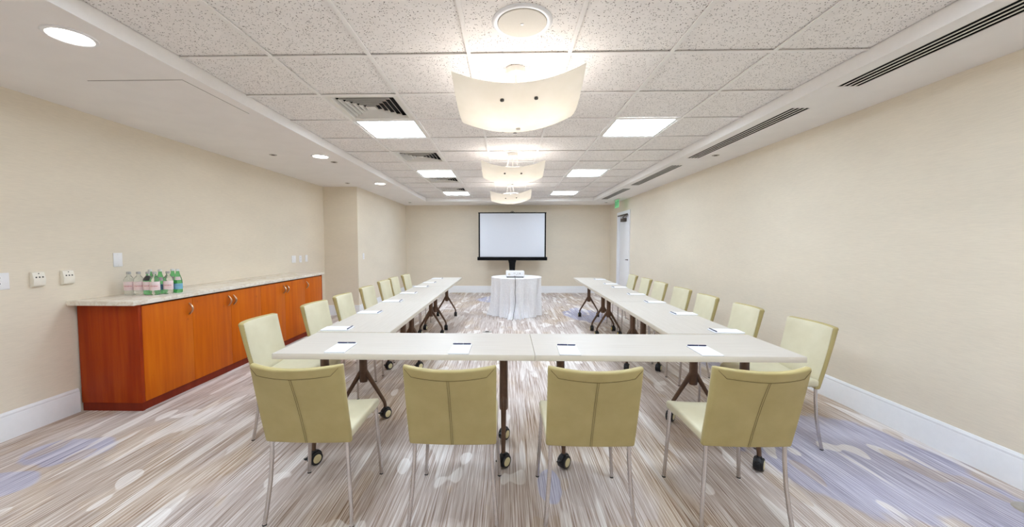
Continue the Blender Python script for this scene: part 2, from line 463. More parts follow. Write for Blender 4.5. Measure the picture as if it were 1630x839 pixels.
vc = B(-.03, .03, -.03, .03, .0, .006).mesh('center_plate', 'metal_white', smooth=0)
for (i, r) in sorted(VENTS):
    x, y = cell(i, r)
    p = thing('air_diffuser', f'square louvered air diffuser in the ceiling, {vd[r]}', 'air vent', (x, y, ZC+.0065), 0, 'square ceiling air diffusers')
    put('frame', vf, p); put('duct_opening', vb, p); put('center_plate', vc, p)
    for q in lv: put('louver', q, p)
sd = ['nearest, running out of the picture', 'second from the camera', 'third from the camera', 'farthest, near the exit sign']
for q, (a, b_) in enumerate(SLOTS):
    p = thing('slot_diffuser', f'white linear slot air diffuser with four dark slots, {sd[q]}', 'air vent', (0, (a+b_)/2, ZS), 0, 'linear slot diffusers'); hl = (b_-a)/2 - .001
    m = MB().box(SX0+.001, SX1-.001, -hl, hl, .052, .055).box(SX0+.001, SX0+.003, -hl, hl, .004, .052).box(SX1-.003, SX1-.001, -hl, hl, .004, .052).box(SX0+.003, SX1-.003, -hl, -hl+.003, .004, .052).box(SX0+.003, SX1-.003, hl-.003, hl, .004, .052)
    m.obj('plenum', 'duct_black', p, smooth=0, weld=False)
    pit = (SX1-SX0-.002)/4.0
    for k in range(5):
        xc = SX0+.001 + pit*k; hw = .0058
        x0 = max(SX0+.001, xc-hw); x1 = min(SX1-.001, xc+hw)
        B(x0, x1, -hl, hl, -.001, .0012).obj('blade', 'metal_white', p, smooth=0)
# downlights
for q, (x, y, t) in enumerate([(-2.255, 1.985, 'nearest, at the top left'), (-2.280, 4.695, 'middle'), (-2.245, 6.795, 'farthest, beside the bump-out')]):
    p = thing('downlight', f'round recessed downlight in the left soffit, {t}', 'light', (x, y, ZS), 0, 'recessed downlights')
    MB().lathe([(.083, .002), (.083, -.004), (.090, -.008), (.104, -.006), (.108, .0), (.108, .002)], 40).obj('trim_ring', 'trim_white', p)
    MB().lathe([(0, -.0025), (.083, -.0025), (.083, .001), (0, .001)], 40).obj('lens', 'downlight_lens', p)
# speaker
p = thing('ceiling_speaker', 'round white ceiling speaker with a flat grille', 'speaker', (.078, 2.068, ZT))
MB().lathe([(.129, .0), (.129, -.007), (.134, -.010), (.150, -.009), (.158, -.003), (.158, .0)], 48).obj('rim', 'trim_white', p)
MB().lathe([(0, -.013), (.126, -.012), (.128, -.010), (.128, 0)], 48).obj('grille', 'speaker_grille', p)
MB().lathe([(0, -.0165), (.008, -.016), (.010, -.012)], 16).obj('screw', 'plate_white', p)
# sprinklers
def sprinkler(x, y, z, label, pend=False):
    p = thing('sprinkler', label, 'sprinkler', (x, y, z), 0, 'ceiling sprinklers')
    MB().lathe([(.0, -.001), (.022, -.001), (.022, -.004), (.036, -.006), (.042, -.002), (.042, 0)], 24).obj('escutcheon', 'sprinkler_chrome' if not pend else 'plate_white', p)
    if pend:
        MB().lathe([(0, -.04), (.008, -.038), (.010, -.02), (.012, -.004)], 14).obj('body', 'sprinkler_chrome', p)
        MB().lathe([(0, -.046), (.020, -.044), (.020, -.041), (0, -.040)], 18).obj('deflector', 'closer_bronze', p)
    else:
        MB().lathe([(0, -.008), (.018, -.007), (.018, -.002)], 18).obj('cover', 'closer_bronze', p)
sprinkler(-2.811, 4.603, ZS, 'concealed sprinkler in the left soffit, nearer the wall than the middle downlight')
sprinkler(-2.26, 5.02, ZS, 'small round sprinkler in the left soffit just behind the middle downlight')
sprinkler(-2.803, 6.737, ZS, 'concealed sprinkler in the left soffit in front of the wall bump-out')
sprinkler(-2.495, 9.865, ZS, 'small dark sprinkler in the far left corner of the soffit')
sprinkler(2.553, 9.998, ZS, 'small dark sprinkler in the far right corner by the exit sign')
sprinkler(2.517, 4.748, ZS, 'small sprinkler in the right soffit beside a slot diffuser')
sprinkler(.080, 3.93, ZT, 'pendent sprinkler head under the tiles behind the nearest lamp', True)
# access panel in the left soffit
p = thing('access_panel', 'flush square access panel outlined in the left soffit', 'access panel', (-2.44, 2.84, ZS))
B(-.318, .318, -.328, .328, -.0008, 0).obj('frame', 'closer_bronze', p, smooth=0)
B(-.314, .314, -.324, .324, -.0025, 0).obj('panel', 'soffit_paint', p, smooth=0)

# pendant lamps
def pendant(x, y, roll, where):
    p = thing('pendant_lamp', f'semi-flush lamp with a slumped square frosted glass shade, {where}', 'lamp', (x, y, ZC), 0, 'slumped glass ceiling lamps')
    p.rotation_euler = (0, roll, 0)
    HU, HV, zb, aa, bb = .378, .40, (CAM_Z+.772) - ZC, .60, .80
    th = .005
    def sh(u, v, o=0):
        X = (u*2-1)*HU; Y = (v*2-1)*HV
        return (X, Y, zb + aa*X*X + bb*Y*Y + o)
    m = MB().grid(lambda u, v: sh(u, v), 24, 24).grid(lambda u, v: sh(u, v, th), 24, 24)
    for k in range(24):
        for (p0, p1) in (((k/24, 0), ((k+1)/24, 0)), (((k+1)/24, 1), (k/24, 1)), ((0, (k+1)/24), (0, k/24)), ((1, k/24), (1, (k+1)/24))):
            m.add([sh(*p0), sh(*p1), sh(*p1, th), sh(*p0, th)], [(0, 1, 2, 3)])
    m.obj('shade', 'shade', p, smooth=40)
    MB().lathe([(0, -.036), (.056, -.036), (.064, -.030), (.064, .006), (0, .006)], 32).obj('canopy', 'metal_white', p)
    MB().tube([(0, 0, -.034), (0, 0, zb+.03)], .006, 10).obj('stem', 'metal_white', p)
    MB().lathe([(0, zb-.012), (.014, zb-.010), (.016, zb-.001), (0, zb)], 16).obj('finial', 'metal_white', p)
    for sx in (-1, 1):
        for sy in (-1, 1):
            z = zb + aa*.01 + bb*.308**2
            MB().lathe([(0, z-.014), (.010, z-.013), (.0125, z-.006), (.010, z+.001)], 14, (sx*.10, sy*.308, 0)).obj('knob', 'grey_knob', p)
            MB().tube([(sx*.10, sy*.308, z), (sx*.045, sy*.03, -.034)], .002, 6).obj('rod', 'metal_white', p)
        MB().lathe([(0, zb+.095), (.018, zb+.10), (.027, zb+.125), (.022, zb+.15), (.013, zb+.165), (.013, zb+.17)], 16, (sx*.14, -.02, 0)).obj('bulb', 'bulb_light', p)
        MB().tube([(sx*.14, -.02, zb+.17), (sx*.14, -.02, zb+.20), (sx*.07, -.01, zb+.215), (0, 0, zb+.21)], .011, 10).obj('socket', 'metal_white', p)
pendant(.072, .20, .0, 'above the camera, out of the picture')  # unseen extra lamp, continues the row spacing to lift the dark foreground
pendant(.055, 2.60, -.050, 'nearest the camera')
pendant(.072, 4.96, .0, 'middle of the row')
pendant(.060, 7.41, -.045, 'farthest in the row')

# ------------------------------------------------------------------ wall plates
def wall_plate(y, z, label, kind, x=XL, wd=.075, ht=.115):
    p = thing('wall_plate' if kind in ('blank', 'jack') else ('light_switch' if kind == 'switch' else 'wall_outlet'), label, 'wall plate' if kind in ('blank', 'jack') else ('switch' if kind == 'switch' else 'outlet'), (x, y, z), 0, 'plates on the left wall')
    a, b_ = wd/2, ht/2
    if kind == 'jack':
        m = MB().prism([(0, -b_), (.028, -b_+.012), (.034, 0), (.022, b_-.006), (0, b_)], -a, a, 'y')
        m.obj('cover', 'plate_ivory', p, bevel=.002, smooth=30)
        n = 3
        for r_ in range(2):
            for c_ in range(n):
                if label.startswith('small') and r_ == 1 and c_ > 0: continue
                MB().lathe([(0, .002), (.0055, .0015), (.006, 0)], 10, (.0315-.004*abs(r_-.5), (c_-1)*.02, .016-.032*r_), 'x').obj('jack', 'dark_slot', p)
        for zz in (-.043, .043):
            MB().lathe([(0, .002), (.004, .001), (.004, 0)], 10, (.024 if zz < 0 else .0235, 0, zz), 'x').obj('screw', 'dark_slot', p)
        return
    B(0, .006, -a, a, -b_, b_).obj('plate', 'plate_white', p, bevel=.002)
    if kind == 'outlet':
        for zz in (-.02, .02):
            f = MB().lathe([(0, .0085), (.0165, .0085), (.0175, .006), (.0175, .004)], 18, (0, 0, zz), 'x').obj('receptacle', 'plate_white', p)
            for yy in (-.006, .006): B(.0082, .0090, yy-.0013, yy+.0013, zz, zz+.009).obj('slot', 'dark_slot', f, smooth=0)
            MB().lathe([(0, .0092), (.003, .0090), (.003, .008)], 10, (0, 0, zz-.007), 'x').obj('ground_hole', 'dark_slot', f)
    elif kind == 'switch':
        B(.006, .011, -a*.42, a*.42, -.033, .033).obj('rocker', 'plate_white', p, bevel=.002)
    for zz in (-.047, .047):
        MB().lathe([(0, .0072), (.003, .007), (.003, .005)], 10, (0, 0, zz), 'x').obj('screw', 'metal_white', p)
wall_plate(2.505, CAM_Z-.253, 'white power outlet at the left edge of the picture', 'outlet', wd=.115)
wall_plate(2.715, CAM_Z-.257, 'sloped ivory data cover with six jacks beside the outlet', 'jack')
wall_plate(2.905, CAM_Z-.258, 'small sloped ivory data cover with four jacks nearest the counter', 'jack')
wall_plate(3.31, CAM_Z-.137, 'blank white wall plate above the bottles', 'blank', wd=.078, ht=.122)
wall_plate(6.11, CAM_Z-.240, 'white double switch plate above the far end of the counter', 'switch', wd=.115)
wall_plate(6.31, CAM_Z-.244, 'white power outlet above the far end of the counter', 'outlet')
wall_plate(6.50, CAM_Z-.240, 'narrow blank white plate next to the corner past the counter', 'blank')
wall_plate(7.424, CAM_Z-.233, 'white power outlet on the bump-out wall', 'outlet', x=XB)

# ------------------------------------------------------------------ door on the right wall
d = put('door_1', None, None, (XR, 0, 0)); struct(d)
fr = .07
m = MB().box(-.018, .0, DY0-fr, DY0+.004, 0, DH+fr).box(-.018, .0, DY1-.004, DY1+fr, 0, DH+fr).box(-.018, .0, DY0+.004, DY1-.004, DH-.004, DH+fr)
m.obj('door_frame', 'trim_white', d, smooth=0, weld=False)
m = MB().box(0, .11, DY0, DY0+.02, 0, DH).box(0, .11, DY1-.02, DY1, 0, DH).box(0, .11, DY0+.02, DY1-.02, DH-.02, DH)
m.obj('jamb', 'trim_white', d, smooth=0, weld=False)
lf = B(.03, .07, DY0+.023, DY1-.023, .008, DH-.023).obj('door_leaf', 'trim_white', d, bevel=.002)
for a_, b_ in ((.25, .95), (1.1, 1.9)):
    B(.026, .031, DY0+.15, DY1-.15, a_, b_).obj('raised_panel', 'trim_white', lf, bevel=.003)
MB().lathe([(0, 0), (.03, 0), (.03, -.008), (.012, -.012), (.012, -.045), (.0, -.045)], 16, (.03, DY0+.09, .98), 'x').obj('rose', 'closer_bronze', lf)
MB().tube([(-.012, DY0+.09, .98), (-.016, DY0+.12, .98), (-.016, DY0+.20, .978)], .009, 10).obj('lever', 'closer_bronze', lf)
MB().lathe([(0, 0), (.02, 0), (.02, -.012), (0, -.014)], 14, (.03, DY0+.09, 1.12), 'x').obj('lock', 'closer_bronze', lf)
c_ = B(-.035, .028, 9.28, 9.58, 1.895, 1.975).obj('door_closer', 'closer_bronze', d, bevel=.006)
B(-.045, -.018, 9.05, 9.80, 2.035, 2.065).obj('closer_track', 'closer_bronze', d, bevel=.002)
MB().tube([(-.01, 9.42, 1.97), (-.02, 9.42, 2.0), (-.03, 9.15, 2.04)], .011, 8).obj('closer_arm', 'closer_bronze', d)

# exit sign hanging from the soffit by the door
p = thing('exit_sign', 'green exit sign hanging from the soffit near the door', 'sign', (2.62, 9.27, ZS))
B(-.03, .03, -.17, .17, -.018, 0).obj('mounting_plate', 'metal_white', p, bevel=.003)
B(-.004, .004, -.16, .16, -.205, -.018).obj('panel', 'exit_acrylic', p, bevel=.001)
def text_mesh(body, size, mat, wrap=None):
    cu = bpy.data.curves.new('t', 'FONT'); cu.body = body; cu.size = size; cu.align_x = 'CENTER'; cu.align_y = 'CENTER'; cu.resolution_u = 2
    to = bpy.data.objects.new('t', cu); COL.objects.link(to)
    me = bpy.data.meshes.new_from_object(to.evaluated_get(bpy.context.evaluated_depsgraph_get())) if False else None
    dg = bpy.context.evaluated_depsgraph_get(); me = bpy.data.meshes.new_from_object(to.evaluated_get(dg))
    bpy.data.objects.remove(to); bpy.data.curves.remove(cu)
    if wrap:
        for v in me.vertices:
            a = v.co.x / wrap; y = v.co.y
            v.co = Vector((wrap*math.sin(a), -wrap*math.cos(a), y))
    me.materials.clear(); me.materials.append(M[mat]); return me
tm = text_mesh('EXIT', .15, 'exit_green')
put('lettering', tm, p, (-.0048, 0, -.115), (PI/2, 0, -PI/2))

# ------------------------------------------------------------------ cabinets and counter
ZK = CAM_Z - .445
cab_y = [2.985 + .4977*i for i in range(7)]
HX = -2.93
def handle(m0, y, z):
    path = [(HX-.002, y, z-.052)] + [(HX + .031*math.sin(PI*t/10), y, z-.052+.104*t/10) for t in range(1, 10)] + [(HX-.002, y, z+.052)]
    rs_ = [.006] + [.006 + .004*math.sin(PI*t/10) for t in range(1, 10)] + [.006]
    return MB().tube(path, rs_, 10).obj('handle', 'handle_bronze', m0)
units = [((0,), 'single-door cherry cabinet at the near end of the counter', 'n'), ((1, 2), 'two-door cherry cabinet, second from the near end of the counter', 'm'),
         ((3, 4), 'two-door cherry cabinet, third from the near end of the counter', 'm'), ((5,), 'single-door cherry cabinet at the far end of the counter', 'f')]
hs = {0: 1, 1: 1, 2: -1, 3: 1, 4: -1, 5: -1}      # handle on the far (+1) or near (-1) side of the door
for ds, lab, kd in units:
    p = thing('base_cabinet', lab, 'cabinet', (0, 0, 0), 0, 'cherry cabinets under the counter')
    y0, y1 = cab_y[ds[0]], cab_y[ds[-1]+1]
    B(XL+.003, HX-.022, y0+.0005, y1-.0005, .068, ZK-.036).obj('body', 'bronze_dark', p, smooth=0)
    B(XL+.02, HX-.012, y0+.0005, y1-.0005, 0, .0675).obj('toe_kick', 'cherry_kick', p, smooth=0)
    if kd == 'n':
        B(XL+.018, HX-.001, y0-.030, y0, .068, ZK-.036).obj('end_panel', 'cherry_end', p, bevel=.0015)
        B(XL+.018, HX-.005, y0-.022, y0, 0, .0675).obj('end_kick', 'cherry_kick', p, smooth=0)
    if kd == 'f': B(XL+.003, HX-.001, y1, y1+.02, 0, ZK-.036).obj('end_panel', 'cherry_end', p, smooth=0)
    for k in ds:
        a_, b_ = cab_y[k]+.002, cab_y[k+1]-.002
        dr = B(HX-.021, HX, a_, b_, .070, ZK-.050).obj('door', 'cherry_wood', p, bevel=.0015)
        handle(dr, b_-.035 if hs[k] > 0 else a_+.035, CAM_Z-.592)
ct = tag(B(XL+.001, -2.905, 2.895, 6.02, ZK-.035, ZK).obj('countertop', 'marble', bevel=.003), 'long cream marble countertop over the cherry cabinets', 'countertop')

# bottles
def bottle_meshes(kind):
    if kind == 'clear':
        pr = [(0, .003), (.028, .0), (.0335, .005), (.035, .02), (.035, .125), (.0335, .137), (.027, .152), (.0165, .166), (.0135, .172), (.0130, .186), (.0, .186)]
        cap = [(.0, .204), (.0150, .203), (.0160, .199), (.0160, .184), (.0135, .183)]
        lab = (.040, .105)
    else:
        pr = [(0, .003), (.027, .0), (.032, .005), (.0335, .02), (.0335, .095), (.0325, .110), (.026, .140), (.018, .166), (.0135, .186), (.0130, .205), (.0, .205)]
        cap = [(.0, .219), (.0135, .218), (.0150, .214), (.0150, .200), (.0135, .199)]
        lab = (.032, .088)
    return (MB().lathe(pr, 24).mesh('glass_body', kind + '_glass'), MB().lathe(cap, 20).mesh('cap', 'cap_grey' if kind == 'clear' else 'cap_white'), lab, pr[3][0])
def bottle(x, y, kind, lab, rz):
    b = thing('water_bottle', lab, 'bottle', (x, y, ZK), rz, 'bottled water on the counter')
    gm, cm, (z0, z1), r = BM[kind]
    put('glass_body', gm, b); put('cap', cm, b)
    lm = LM[kind]; q = put('paper_label', lm[0], b)
    put('lettering', lm[1], q)
    if kind == 'green': put('neck_label', lm[2], b)
    else: put('label_band', lm[2], q)
BM = {k: bottle_meshes(k) for k in ('clear', 'green')}
def strip(r, z0, z1, a0, a1, mat, name):
    m = MB().grid(lambda u, v: (r*math.sin(a0+(a1-a0)*u), -r*math.cos(a0+(a1-a0)*u), z0+(z1-z0)*v), 20, 1)
    m.grid(lambda u, v: ((r-.0006)*math.sin(a0+(a1-a0)*u), -(r-.0006)*math.cos(a0+(a1-a0)*u), z0+(z1-z0)*v), 20, 1)
    return m.mesh(name, mat, smooth=60)
def lift(me, dz):
    for v in me.vertices: v.co.z += dz
    return me
LM = {'clear': (strip(.0357, .042, .118, -2.1, 2.1, 'label_white', 'paper_label'), lift(text_mesh('PANNA', .0165, 'ink_red', .0364), .078), strip(.0361, .048, .094, -1.2, 1.2, 'label_pink', 'label_band')),
      'green': (strip(.0342, .034, .086, -1.9, 1.9, 'label_blue', 'paper_label'), lift(text_mesh('S.PELLEGRINO', .0085, 'ink_navy', .0349), .072), strip(.0305, .118, .122, -.8, .8, 'label_white', 'neck_label'))}
# neck label of the green bottle follows its cone
me = LM['green'][2]
for v in me.vertices:
    top = v.co.z > .12
    a_ = math.atan2(v.co.x, -v.co.y); r_ = .0245 if top else .0312
    v.co = Vector((r_*math.sin(a_), -r_*math.cos(a_), .148 if top else .118))
bl = [(-3.325, 3.285, 'clear', 'clear water bottle, leftmost of the group, next to the wall', .5), (-3.252, 3.300, 'clear', 'clear water bottle, second from the left in the front row', .7),
      (-3.178, 3.312, 'clear', 'clear water bottle, third from the left in the front row', .6), (-3.104, 3.296, 'clear', 'clear water bottle with a red-lettered label, fourth in the front row', .55),
      (-3.052, 3.372, 'clear', 'clear water bottle at the right end, left of the blue-labelled green bottle', .6),
      (-3.228, 3.384, 'green', 'green glass bottle, leftmost of the back row', .5), (-3.142, 3.392, 'green', 'green glass bottle, second of the back row', .6), (-3.10, 3.475, 'green', 'green glass bottle, third of the back row', .4),
      (-3.035, 3.455, 'green', 'green glass bottle with its blue label showing, rightmost of the group', .75)]
for a_ in bl: bottle(*a_)

# ------------------------------------------------------------------ tables
TZ, TL, TD = .715, 1.518, .53
def make_table():
    p = thing('folding_table', '', 'table', (0, 0, 0), 0, 'cream conference tables')
    t = B(-TL/2+.0015, TL/2-.0015, -TD/2+.0015, TD/2-.0015, TZ-.002, TZ).obj('tabletop', 'laminate', p, smooth=0)
    B(-TL/2, TL/2, -TD/2, TD/2, TZ-.033, TZ-.0012).obj('edge_band', 'edge', t, bevel=.0012)
    B(-TL/2+.26, TL/2-.26, -.018, .018, TZ-.062, TZ-.036).obj('beam', 'bronze_dark', p, smooth=0)
    for s in (-1, 1):
        x = s*(TL/2-.18)
        B(x-.10, x+.10, -.05, .05, TZ-.0385, TZ-.033).obj('mounting_plate', 'bronze_dark', p, smooth=0)
        m = MB().lathe([(0, .285), (.025, .287), (.028, .295), (.027, .40), (.026, TZ-.045), (.030, TZ-.0385)], 20, (x, 0, 0), sy=1.12)
        for q in (-1, 1):
            path = [(x, q*.006, .385), (x, q*.040, .329), (x, q*.080, .263), (x, q*.118, .200), (x, q*.148, .150), (x, q*.160, .126), (x, q*.165, .105), (x, q*.165, .075)]
            m.tube(path, [.019, .018, .016, .0145, .0135, .013, .0125, .0125], 12)
        m.obj('leg', 'bronze_leg', p, smooth=40, weld=False)
        for q in (-1, 1):
            a_ = random.uniform(-.6, .6)
            c = put('caster', CAS[0], p, (x, q*.165, 0), (0, 0, a_))
            for h in (-1, 1): put('hub', CAS[1][h], c)
            put('brake_lever', CAS[2], c)
    return p
cm = MB(); WR = .039
for h in (-1, 1): cm.lathe([(0, h*.005), (WR-.004, h*.005), (WR, h*.009), (WR, h*.022), (WR-.004, h*.026), (0, h*.026)], 22, (0, .006, WR), 'x')
cm.lathe([(0, -.011), (WR+.003, -.011), (WR+.005, 0), (WR+.003, .011), (0, .011)], 22, (0, .006, WR+.006), 'x')
cm.lathe([(.013, .066), (.016, .086), (.012, .092), (0, .092)], 12)
CAS = (cm.mesh('caster', 'rubber_black', smooth=40, weld=False),
       {h: MB().lathe([(0, h*.0285), (.022, h*.0280), (.0265, h*.0262), (.0265, h*.022)], 20, (0, .006, WR), 'x').mesh('hub', 'hub_cream' if h > 0 else 'hub_yellow') for h in (-1, 1)},
       B(-.010, .010, -.060, -.024, .054, .062).mesh('brake_lever', 'rubber_black', bevel=.002))
T0 = make_table()
spots = [(-.599, 2.419, 0, 'left of the two tables across the front, with two notepads'), (.921, 2.419, 0, 'right of the two tables across the front, with two notepads')]
nm3 = ['nearest the camera', 'in the middle of the run', 'at the far end of the run']
for k in range(3):
    y = 2.705 + TL/2 + k*(TL+.004)
    spots.append((-1.104 - .0040*(y-2.70), y, PI/2 + .0040, f'cream table in the left run, {nm3[k]}'))
for k in range(3):
    y = 2.705 + TL/2 + k*(TL+.004)
    spots.append((1.405 + .0255*(y-2.70), y, PI/2 - .0255, f'cream table in the right run, {nm3[k]}'))
for k, (x, y, rz, lab) in enumerate(spots):
    lab = lab if lab.startswith('cream') else 'cream table, ' + lab
    o = T0 if k == 0 else dup(T0, (x, y, 0), rz, lab)
    if k == 0: o.location = (x, y, 0)
    o['label'] = lab
    for c in kids(o):
        if c.name.startswith('caster'): c.rotation_euler = (0, 0, -rz + (random.uniform(-.75, -.35) if k in (0, 1, 2, 5) else random.uniform(-.16, .12)))

# ------------------------------------------------------------------ chairs
HWD = .207
def back_y(x, z):
    t = (z-.40)/.40; s = x/HWD
    return -.185 - .115*t - .032*t*t + (.010 + .052*t*t)*s*s
def slab(nx, ny, x0, x1, y0, y1, z0, z1):
    """box whose two big faces (normal along z) are grids"""
    m = MB()
    for z in (z0, z1): m.grid(lambda u, v: (x0+(x1-x0)*u, y0+(y1-y0)*v, z), nx, ny)
    for x in (x0, x1): m.grid(lambda u, v: (x, y0+(y1-y0)*u, z0+(z1-z0)*v), ny, 1)
    for y in (y0, y1): m.grid(lambda u, v: (x0+(x1-x0)*u, y, z0+(z1-z0)*v), nx, 1)
    return m
def make_chair():
    p = thing('conference_chair', '', 'chair', (0, 0, 0), 0, 'cream leather conference chairs')
    def rb(x, y, z):          # slab built flat (x, height, thickness) -> leaning curved back
        h = y; th = z * (1 + .18*max(0, (h-.62)/.18))
        return (x*(1+.012*(h-.4)/.4), back_y(x, h) + th, h + .006*max(0, (h-.7)/.1)*(x/HWD)**2)
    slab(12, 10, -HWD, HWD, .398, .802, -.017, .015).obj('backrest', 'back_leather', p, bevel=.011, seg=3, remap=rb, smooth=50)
    def rf(x, y, z):
        r = rb(x, y, .0135 + z); return r
    slab(12, 10, -HWD+.003, HWD-.003, .44, .797, 0, .005).obj('back_pad', 'leather', p, bevel=.003, seg=2, remap=rf, smooth=50)
    def rs_(x, y, z):
        t = max(0, (y-.15)/.09); d = .022*t*t
        zz = z - d + (.004*((x/HWD)**2)) - (.006*(1-(x/HWD)**2) if z > .43 else 0)
        if z < .43: zz = z + .0 + (.010 if y < .1 else 0)
        return (x*(1-.02*t), y, zz)
    slab(12, 12, -HWD, HWD, -.19, .24, .402, .458).obj('seat', 'leather', p, bevel=.015, seg=3, remap=rs_, smooth=50)
    # stitched seams on the outer back
    so = -.0185
    def sp(x, z): return (x*(1+.012*(z-.4)/.4), back_y(x, z)+so*(1+.18*max(0, (z-.62)/.18)), z + .006*max(0, (z-.7)/.1)*(x/HWD)**2)
    zt = .752
    band = [sp(-HWD+.010, .790)] + [sp(-.165, zt+.006)] + [sp(-.165+.33*k/12, zt+.006*abs(k-6)/6) for k in range(1, 12)] + [sp(.165, zt+.006)] + [sp(HWD-.010, .790)]
    MB().tube(band, .0009, 5).obj('seam', 'seam_thread', p)
    for dx in (-.004, .004):
        MB().tube([sp(dx, .403 + (zt-.403)*k/10) for k in range(11)], .0007, 5).obj('seam', 'seam_thread', p)
    for s in (-1, 1):
        MB().tube([(s*.190, .205, .425), (s*.196, .205, .30), (s*.207, .208, .12), (s*.214, .212, .004)], .0098, 12).obj('leg', 'chrome', p)
        MB().tube([(s*.183, -.178, .425), (s*.185, -.178, .33), (s*.193, -.184, .20), (s*.203, -.197, .09), (s*.211, -.212, .004)], .0098, 12).obj('leg', 'chrome', p)
        for y in (.212, -.212): MB().lathe([(.0105, 0), (.0105, .006)], 12, (s*(.214 if y > 0 else .211), y, 0)).obj('foot_glide', 'rubber_black', p)
    MB().tube([(-.183, -.17, .418), (.183, -.17, .418)], .008, 8).obj('frame_bar', 'chrome', p)
    return p
C0 = make_chair()
front = [(-.949, 1.957, 0, 'cream leather chair seen from behind, leftmost of the front four'), (-.256, 1.955, 0, 'cream leather chair seen from behind, second from left of the front four'),
         (.392, 1.952, 0, 'cream leather chair seen from behind, third from left of the front four'), (1.124, 1.966, 0, 'cream leather chair seen from behind, rightmost of the front four')]
seats = list(front)
LX = [-1.825, -1.785, -1.770, -1.790, -1.840, -1.850, -1.810]; LY = [2.75, 3.46, 4.045, 4.80, 5.615, 6.155, 6.745]
RX_ = [2.135, 2.12, 2.12, 2.16, 2.185, 2.205, 2.215]; RY = [2.71, 3.40, 4.07, 4.725, 5.46, 6.075, 6.75]
for k in range(7):
    seats.append((LX[k]+.285, LY[k], -PI/2 + [.05, -.02, .03, 0, -.03, .02, 0][k], f'cream leather chair at the left table run, {ORD[k]} from the camera'))
for k in range(7):
    seats.append((RX_[k]-.280, RY[k], PI/2 + [-.02, -.06, -.05, 0, -.02, -.06, -.05][k], f'cream leather chair at the right table run, {ORD[k]} from the camera'))
for k, (x, y, rz, lab) in enumerate(seats):
    if k == 0: C0.location = (x, y, 0); C0.rotation_euler = (0, 0, rz); C0['label'] = lab
    else: dup(C0, (x, y, 0), rz, lab)

# ------------------------------------------------------------------ notepads and pens
PW, PL = .118, .205
def make_pad():
    p = thing('notepad', '', 'notepad', (0, 0, 0), 0, 'notepads on the tables')
    B(-PW/2, PW/2, -PL/2, PL/2, .0012, .006).obj('pages', 'paper', p, smooth=0)
    B(-PW/2, PW/2, -PL/2, PL/2, 0, .0012).obj('backing_board', 'pad_back', p, smooth=0)
    return p
def make_pen():
    p = thing('pen', '', 'pen', (0, 0, 0), 0, 'pens on the notepads')
    MB().lathe([(0, -.058), (.0035, -.057), (.0042, -.045), (.0042, .050), (.0030, .054), (.0, .055)], 10, (0, 0, .0042), 'x').obj('barrel', 'pen_navy', p)
    MB().lathe([(.0040, .0), (.0044, .0005), (.0044, .004), (.0040, .0045)], 10, (.004, 0, .0042), 'x').obj('ring', 'pen_tip', p)
    B(-.055, -.018, -.001, .001, .0080, .0092).obj('clip', 'pen_tip', p, smooth=0)
    return p
P0, N0 = make_pad(), make_pen()
pads = []
for k, (x, y, a_) in enumerate([(-1.006, 2.278, .03), (-.278, 2.266, 0), (.365, 2.258, -.04), (1.166, 2.262, -.02)]):
    pads.append((x, y, a_, f'on the front tables, {["leftmost", "second from left", "third from left", "rightmost"][k]}'))
PYL = [2.805, 3.485, 4.19, 4.89, 5.65, 6.26, 6.98]; PYR = [2.785, 3.485, 4.19, 4.84, 5.63, 6.10, 6.88]; PXR = [1.585, 1.60, 1.61, 1.625, 1.645, 1.645, 1.660]
for k in range(7): pads.append((-1.262 - .002*k, PYL[k], -PI/2 + [.03, -.02, .04, 0, .02, -.03, .03][k], f'on the left table run, {ORD[k]} from the camera'))
for k in range(7): pads.append((PXR[k], PYR[k], PI/2 + [-.05, -.03, -.06, -.04, -.03, -.05, -.04][k], f'on the right table run, {ORD[k]} from the camera'))
for k, (x, y, rz, lab) in enumerate(pads):
    l1, l2 = 'white notepad ' + lab, 'dark blue pen across the notepad ' + lab
    px, py = x - math.sin(rz)*(PL/2-.012), y + math.cos(rz)*(PL/2-.012)
    if k == 0:
        for o, l_, q in ((P0, l1, (x, y, TZ)), (N0, l2, (px, py, TZ+.006))): o.location = q; o.rotation_euler = (0, 0, rz); o['label'] = l_
    else: dup(P0, (x, y, TZ), rz, l1); dup(N0, (px, py, TZ+.006), rz + random.uniform(-.06, .06), l2)

